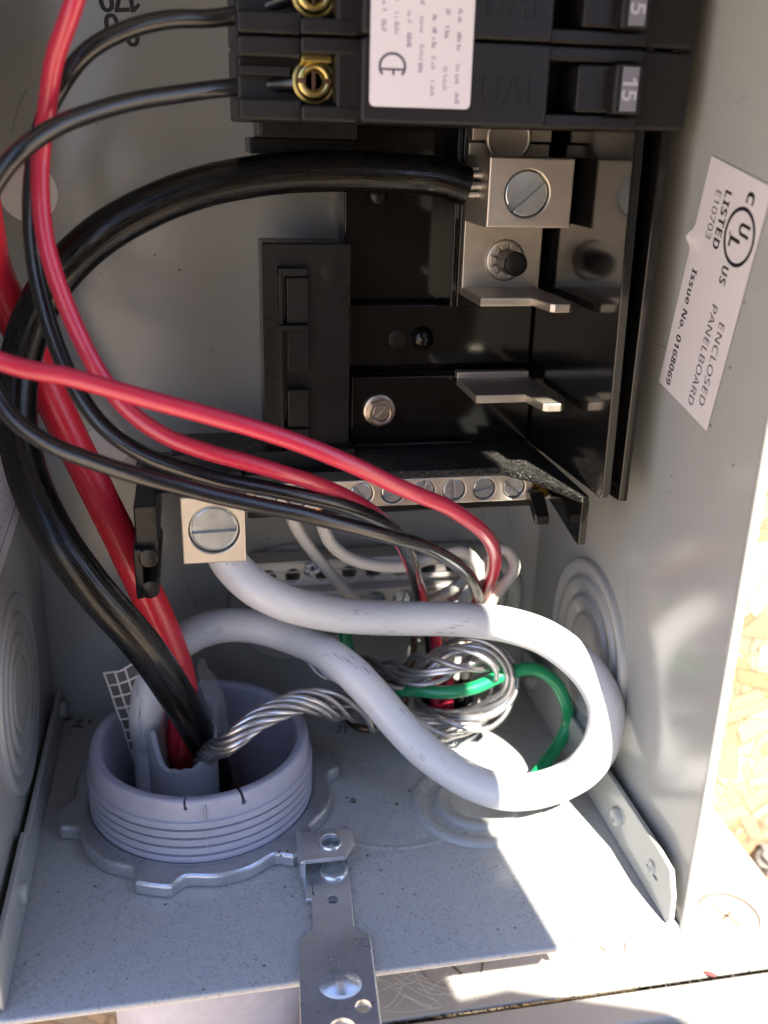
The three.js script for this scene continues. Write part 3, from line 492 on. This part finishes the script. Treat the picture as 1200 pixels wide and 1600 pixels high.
cable('white_main_cable', 'thick white cable looping from the neutral lug across the box into the conduit', null,
  [[-21.5, 62, 35], [-19.9, 58.1, 36], [-16, 53.5, 39], [-9.5, 49.4, 41], [3.1, 42.5, 36], [17.4, 38.9, 33], [32, 39.4, 37], [41.3, 41.3, 45], [49.1, 39.2, 49], [55.3, 34.6, 53], [58, 30.7, 58.2], [58.4, 25.2, 60.8], [55.4, 18.9, 63.4], [50.6, 10.5, 60], [43.5, 9, 60.1], [36.8, 9.4, 59.8], [29.9, 11, 56.8], [24.7, 13.5, 53.3], [18.6, 17.5, 48], [13.2, 23, 43.7], [6.9, 29.5, 40.1], [1.4, 32, 34.2], [-4.5, 32.5, 27.4], [-14.2, 34.1, 23], [-23.5, 34.8, 24], [-31.2, 32, 26], [-36.3, 26.8, 31], [-38, 20, 34.4], [-38.3, 8, 29], [-37, -20, 38], [-36, -60, 38]], 3.9, M.jacketWhite, 40);
const C1 = [34, 21], dn = (dx, dz) => [[C1[0] + dx, 12, C1[1] + dz], [C1[0] + dx, -14, C1[1] + dz]];
cable('red_wire', 'thin red wire from the top left edge, passing behind the other red wire', null,
  [[-36.5, 162.2, 64], [-39, 156.1, 64], [-41.9, 150.3, 62], [-44.6, 142, 59], [-45.8, 137.9, 58], [-46.5, 131.8, 59], [-46, 123.4, 61], [-43.5, 113.8, 63], [-39.7, 104.4, 65], [-34.6, 97.4, 67], [-27.7, 92.9, 69], [-19, 89.8, 69], [-9.2, 85.9, 67], [0.6, 79.6, 61], [8.3, 72.7, 55], [15.3, 63.5, 48], [22.9, 46.9, 30], [27.8, 33.8, 19], [31.9, 23.6, 17], ...dn(-3.4, 3)], 1.42, M.wireRed);
cable('red_wire', 'thin red wire from the left edge, nearest the viewer, arching above the white wires', null,
  [[-56.1, 110.2, 77], [-52.1, 107.9, 76], [-43.4, 105.4, 75], [-29.6, 101.2, 75], [-15, 96.4, 75], [-2.5, 90.9, 74], [9.3, 83.9, 70], [20.3, 77.2, 64], [29.1, 69.5, 57], [35.7, 58.9, 46], [40.3, 44.6, 30], [40.1, 33.4, 20], [35.9, 23.3, 17], ...dn(-0.6, 4.0)], 1.45, M.wireRed);
cable('black_wire', 'thin black wire from the upper breaker terminal, curving down behind the red wire', null,
  [[-6, 161, 53.4], [-14.2, 157.8, 50], [-25.8, 156.3, 52], [-35.5, 152.9, 55], [-41.1, 148, 56], [-45.8, 140.2, 54.5], [-48.1, 131.7, 56], [-48.8, 121, 57], [-47.2, 111.1, 59], [-43.3, 100, 62], [-36.6, 91.9, 65], [-25.3, 87, 67], [-12.5, 82.9, 66], [1.6, 77.4, 62], [10.6, 70.8, 56], [18, 58.8, 44], [24.4, 42.8, 26], [27.7, 32.4, 18], [30.6, 22.2, 16], ...dn(-4.6, 0)], 1.42, M.wireBlack);
cable('black_wire', 'thin black wire from the lower breaker terminal, leaving the left edge and returning', null,
  [[-6, 148, 53.4], [-14.5, 147.3, 50], [-23.6, 145.9, 53], [-34.3, 143.5, 59], [-42.4, 140.5, 64], [-48.5, 136.4, 67], [-53, 130.4, 67.5], [-55.9, 120.2, 67], [-56.6, 109.8, 68], [-54.8, 102.5, 69], [-51.8, 97.4, 71], [-46.8, 93.7, 72], [-35.3, 89.3, 73], [-20.3, 84, 72], [-6.3, 79.1, 70], [5.7, 73.8, 66], [16.7, 68.2, 60], [27.7, 57.8, 48], [37.3, 43.2, 30], [42.1, 32.4, 20], [41.3, 21, 17], ...dn(3, 3)], 1.42, M.wireBlack);
cable('white_wire', 'thin white wire dropping from the neutral bar and looping at the right', null,
  [[-6.3, 70.1, 35], [-5.1, 63.9, 33], [-1.8, 56.9, 30], [3, 48.7, 26], [8.8, 40.6, 22], [16.6, 33.2, 18], [24.5, 32.6, 18], [31.8, 37.4, 20], [37.4, 42.6, 22], [41.9, 48.5, 24], [45.4, 50.9, 25], [48, 49.9, 26], [47.3, 45.5, 26], [44.5, 40.8, 26], [42, 35.7, 25], [38.6, 25.1, 24], ...dn(4, 0.5)], 1.35, M.wireWhite);
{
  const w = cable('white_wire', 'thin white wire with bare copper end at the neutral bar, sagging behind the black wires', null,
    [[0.5, 64.6, 34], [2, 59.7, 33], [5.8, 54.4, 31], [12.4, 50.7, 29], [21.5, 49.5, 28], [29.2, 51.8, 28], [34.1, 52.6, 29], [37.6, 49.5, 29], [38.1, 45, 28], [35.4, 38.9, 27], [33.9, 27.7, 25], ...dn(0.5, -3)], 1.4, M.wireWhite);
  mesh('copper_end', tube([[-0.3, 68, 34], [0.2, 66.1, 34], [0.5, 64.5, 34]], 0.9, 12), M.copper, w, { uv: 1 });
}
cable('green_wire', 'thin green wire from the ground bar through the bare bundle, looping right to the floor', null,
  [[7.7, 34.3, 12], [8.5, 28.7, 15], [10, 21.4, 18], [13, 18, 24], [18.1, 18.3, 30], [23, 20.3, 34], [29.9, 20.8, 37], [38, 22.4, 38], [44.7, 25.7, 38], [51.7, 25.3, 38], [57.1, 19.7, 38], [59.6, 13.5, 38], [60.4, 6.6, 35.9], [56.3, 4.2, 39.8], [50.9, 2.2, 44.6], [45.2, 1.6, 50.5], [42.5, 1.6, 53.3]], 1.55, M.wireGreen);
cable('bare_copper_wire', 'thin tarnished bare copper wire hanging from the ground bar to the floor', null,
  [[27.6, 30.2, 10], [27.4, 21.2, 12], [25.9, 11.9, 15], [24.5, 6.7, 17], [20.4, 1.8, 19], [14.3, 1.2, 21], [10.2, 1.2, 16], [8.9, 1.2, 5.8]], 0.85, M.darkCopper);
{ // twisted bare aluminium conductor, seven strands
  const pts = [[-27, -60, 47], [-27, -14, 47], [-26.3, 8, 38.5], [-20.1, 22.9, 52], [-13.6, 26.8, 50], [-5.1, 26.9, 46], [5.7, 20.2, 39], [18.7, 12, 34], [30.6, 11.1, 36], [39.8, 14.7, 37], [43.7, 20.3, 37], [42.8, 26.2, 37], [37.8, 30.3, 37], [30, 28.4, 35], [22.1, 22.7, 31], [14.2, 19.3, 24], [4.1, 19.9, 18], [0, 23.9, 13], [0.8, 30.1, 11.5], [1.4, 36.4, 10]];
  const c = curve(pts), n = 260, L = c.getLength(), fr = c.computeFrenetFrames(n), t = thing('bare_ground_cable', 'bare twisted aluminium ground cable looping from the conduit to the ground bar', 'cable', [-27, -60, 47]);
  for (let k = 0; k < 9; k++) {
    const q = [];
    for (let i = 0; i <= n; i++) {
      const s = i / n, p = c.getPointAt(s), loose = step(0.36, 0.56, s) * (1 - step(0.88, 0.96, s)), a = (s * 230 / 27 - 2.2 * Math.max(0, s - 0.45)) * Math.PI * 2 + k * 0.785;
      const R = k === 8 ? 0.25 + loose * 0.6 : 1.72 + loose * (0.75 + 0.75 * Math.sin(k * 2.1 + s * 15)), w = k === 8 ? a * 1.7 : a + loose * 0.35 * Math.sin(k * 1.7 + s * 23);
      q.push(p.addScaledVector(fr.normals[i], R * Math.cos(w)).addScaledVector(fr.binormals[i], R * Math.sin(w) * (1 + loose * 0.45)).toArray());
    }
    mesh('strand', tube(q, k === 8 ? 0.85 : 0.64, 12, 1.6), [M.alu, M.aluDull, M.aluPale][k % 3], t, { uv: 1 });
  }
}

// ---------- cut cable sheath, reinforcing tape, clear film ----------
function sheet(nu, nv, f) { const g = new THREE.PlaneGeometry(1, 1, nu, nv), p = g.attributes.position; for (let i = 0; i < p.count; i++) { const q = f(p.getX(i) + 0.5, p.getY(i) + 0.5); p.setXYZ(i, ...q); } g.computeVertexNormals(); return g; }
{
  const f = [-30.6, 11, 44.2], c = [f[0], 11, f[2] - 6.6], top = (a) => 11 + 8.5 * Math.exp(-(((a + 1.1) / 0.3) ** 2)) + 6 * step(0.3, 1.5, a) - 1.5 * step(-1.3, -1.8, a) + 0.12 * Math.sin(a * 17) + 0.1 * Math.sin(a * 47);
  const at = (a, r, y) => [c[0] + r * Math.sin(a), y, c[2] + r * Math.cos(a) * 0.92];
  const S = (r) => sheet(70, 10, (u, v) => { const a = -1.8 + 3.9 * u; return at(a, r, -22 + (top(a) + 22) * v); });
  tag(mesh('cable_sheath', [S(7.6), S(6.4), sheet(70, 1, (u, v) => { const a = -1.8 + 3.9 * u; return at(a, 6.4 + 1.2 * v, top(a)); })], M.jacketGrey, scene, { origin: [c[0], -22, c[2]] }), 'cut end of a grey cable sheath inside the conduit mouth', 'cable sheath');
}
{
  const a = V3([-46.6, 29.6, 32]), b = V3([-39.6, 32.1, 33]), e = V3([-34.6, 2, 27.3]), dir = e.clone().sub(b), w = a.clone().sub(b);
  const P = (u, v) => b.clone().addScaledVector(w, u).addScaledVector(dir, v).add(new THREE.Vector3(0, 0, 1.2 * Math.sin(u * 3)));
  const t = thing('reinforcing_tape', 'clear plastic tape strip with white thread grid sticking out of the conduit', 'tape', e.toArray());
  mesh('film', sheet(8, 16, (u, v) => P(u, v).toArray()), mat([0.72, 0.66, 0.62], 0.25, { transmission: 0.9, thickness: 0 }), t);
  const line = (f) => tube(Array.from({ length: 7 }, (_, i) => f(i / 6).add(new THREE.Vector3(rr(-0.15, 0.15), rr(-0.15, 0.15), 0)).toArray()), 0.24, 6, 1);
  for (let k = 0; k <= 3; k++) mesh('thread', line((s) => P(k / 3, s)), M.thread, t);
  for (let k = 0; k <= 9; k++) mesh('thread', line((s) => P(s, k / 9)), M.thread, t);
}
{
  const a = V3([-26.9, 29.5, 30]), b = V3([-23, 14.7, 40]);
  tag(mesh('clear_film', sheet(10, 30, (u, v) => { const p = a.clone().lerp(b, v), w = 1.2 + 2.6 * Math.sin(Math.min(1, v * 1.1) * 2.6) + 0.3 * Math.sin(v * 31); return [p.x + w * u, p.y + 0.5 * u, p.z + 1.6 * Math.cos(u * 2.4) + 0.5 * Math.sin(v * 9 + u * 4)]; }), M.film, scene, { origin: b.toArray() }), 'shred of clear film beside the thick black cable at the conduit', 'plastic film');
}

// ---------- latch strap at the front ----------
{
  const t = thing('latch_strap', 'zinc plated latch strap lying over the front edge of the bottom plate', 'strap', [-2, 0, 80]);
  const turn = (g) => g.rotateY(-0.084).translate(-2.6, 0, 77);
  const hole = [[0.2, 0, 1.35]];
  mesh('strap_plate', turn(extY([[-4, -18], [4, -18], [3.9, 7], [6.6, 9.4], [6.7, 11], [-6.7, 11], [-6.6, 9.4], [-4, 7]], 0.3, 1.5, 0.25, hole)), M.zinc, t);
  mesh('strap_plate', turn(extY([[-6.7, 10.6], [6.7, 10.6], [6.9, 60], [-6.9, 60]], 0.9, 2.3, 0.3, [[4, 25.2, 1.7], [0.2, 29.6, 2.7]]).rotateX(0.03)), M.zinc, t);
  mesh('dimple', turn(latheY([[3.9, -0.05], [3.5, 0.5], [1.5, 1.5], [0, 1.7]], 0, 0, 0, 40).scale(1, 1, 0.8).translate(0.4, 1.6, 20.4)), M.zinc, t);
  // bent clip with screw at the inner end
  const cl = mesh('clip', [extY([[-7.2, 61.3], [1.8, 60.8], [3.8, 62.4], [3.6, 66.2], [1.2, 69.8], [-7.2, 69.8]], 4.4, 5.5, 0.3, [[-1.3, 65.4, 2]]), rb(-8, -6.8, 1.2, 5.4, 59.5, 70, 0.5), rb(-7.6, -5.4, 0.3, 1.5, 60, 76, 0.4)], M.zinc, t);
  mesh('rolled_rim', latheY([[2.5, 0], [2.4, 0.6], [2.1, 0.8], [1.9, 0.5], [1.9, -2]], -1.3, 5.4, 65.4, 32), M.screw, cl);
  mesh('screw', [latheY([[1.6, 1.6], [1.7, 4.6], [0, 4.5]], -1.3, 0, 65.4, 20), latheY([[2.9, 1.5], [2.9, 2.1], [2.3, 2.4], [0, 2.4]], -1.1, 0, 69.2, 28)], M.screw, cl);
}

// ---------- litter: grit on the plate, cobweb, dead leaf, stone ----------
{
  const spots = [[[6.3, 0.3, 45.8], 9, 1.2], [[7.5, 0.3, 17.7], 12, 2], [[-56, 0.3, 4.6], 14, 2], [[-59.4, 0.3, 1.7], 10, 1.4], [[-43.1, 6, -15.5], 0, 1], [[19.9, 0.3, 44.5], 2, 0.6], [[65, 0.3, 6.2], 10, 2], [[16.1, 0.3, 48.5], 3, 0.5], [[-10.6, 4, 64.7], 4, 1.2], [[63.1, 0.4, 51.4], 6, 0.8], [[30.6, 0.3, 60.7], 4, 2]], g = [];
  for (const [p, n, w] of spots) for (let k = 0; k < n; k++) g.push(new THREE.IcosahedronGeometry(rr(0.12, 0.42), 0).scale(1, 0.6, rr(0.6, 1.6)).rotateY(rr(0, 3)).translate(p[0] + rr(-w, w), p[1] - 0.1, p[2] + rr(-w, w)));
  for (let k = 0; k < 70; k++) g.push(new THREE.IcosahedronGeometry(rr(0.05, 0.16), 0).translate(rr(-55, 55), 0.05, rr(66, 92)));
  const m = mesh('grit', g, M.grit); m.userData.kind = 'stuff'; tag(m, 'brown grit and dirt crumbs scattered on the bottom plate', 'dirt');
}
{
  const g = [], a = V3([19.2, -49.6, 55.9]);
  for (let k = 0; k < 26; k++) { const p = [a.x + rr(-10, 12), -49.6 + rr(0, 5), a.z + rr(-8, 8)], q = [a.x + rr(-12, 18), -49.6 + rr(0, 7), a.z + rr(-10, 10)], m = p.map((v, i) => (v + q[i]) / 2 - (i === 1 ? rr(0, 1.6) : 0)); g.push(...tube([p, m, q], 0.045, 4, 0.4).slice(0, 1)); }
  tag(mesh('cobweb', g, M.web, scene, { uv: 1, origin: a.toArray() }), 'wispy cobweb strands on the lower box beside the latch strap', 'cobweb');
  const l = V3([93.4, -49.5, 62]); tag(mesh('dead_leaf', new THREE.SphereGeometry(1.5, 12, 8).scale(1, 0.25, 0.45).rotateY(-0.6).translate(l.x, l.y, l.z), mat([0.14, 0.03, 0.03], 0.8), scene, { origin: l.toArray() }), 'tiny dark red leaf fragment lying on the sunlit lower box', 'leaf');
  const s = new THREE.IcosahedronGeometry(6, 3), sp = s.attributes.position; for (let i = 0; i < sp.count; i++) { const k = 1 + 0.14 * Math.sin(sp.getX(i) * 2.1 + 1) * Math.cos(sp.getY(i) * 1.7) + 0.08 * Math.sin(sp.getZ(i) * 4); sp.setXYZ(i, sp.getX(i) * k, sp.getY(i) * k * 0.7, sp.getZ(i) * k); } s.computeVertexNormals();
  const c = V3([146.8, -71.7, 4]); tag(mesh('putty_lump', s.translate(c.x + 4, c.y, c.z), mat([0.16, 0.15, 0.14], 0.9, { bumpMap: tPeel, bumpScale: 0.0004 }), scene, { origin: c.toArray() }), 'rough dark grey lump at the corner of the lower box', 'putty');
}
renderer.render(scene, camera);
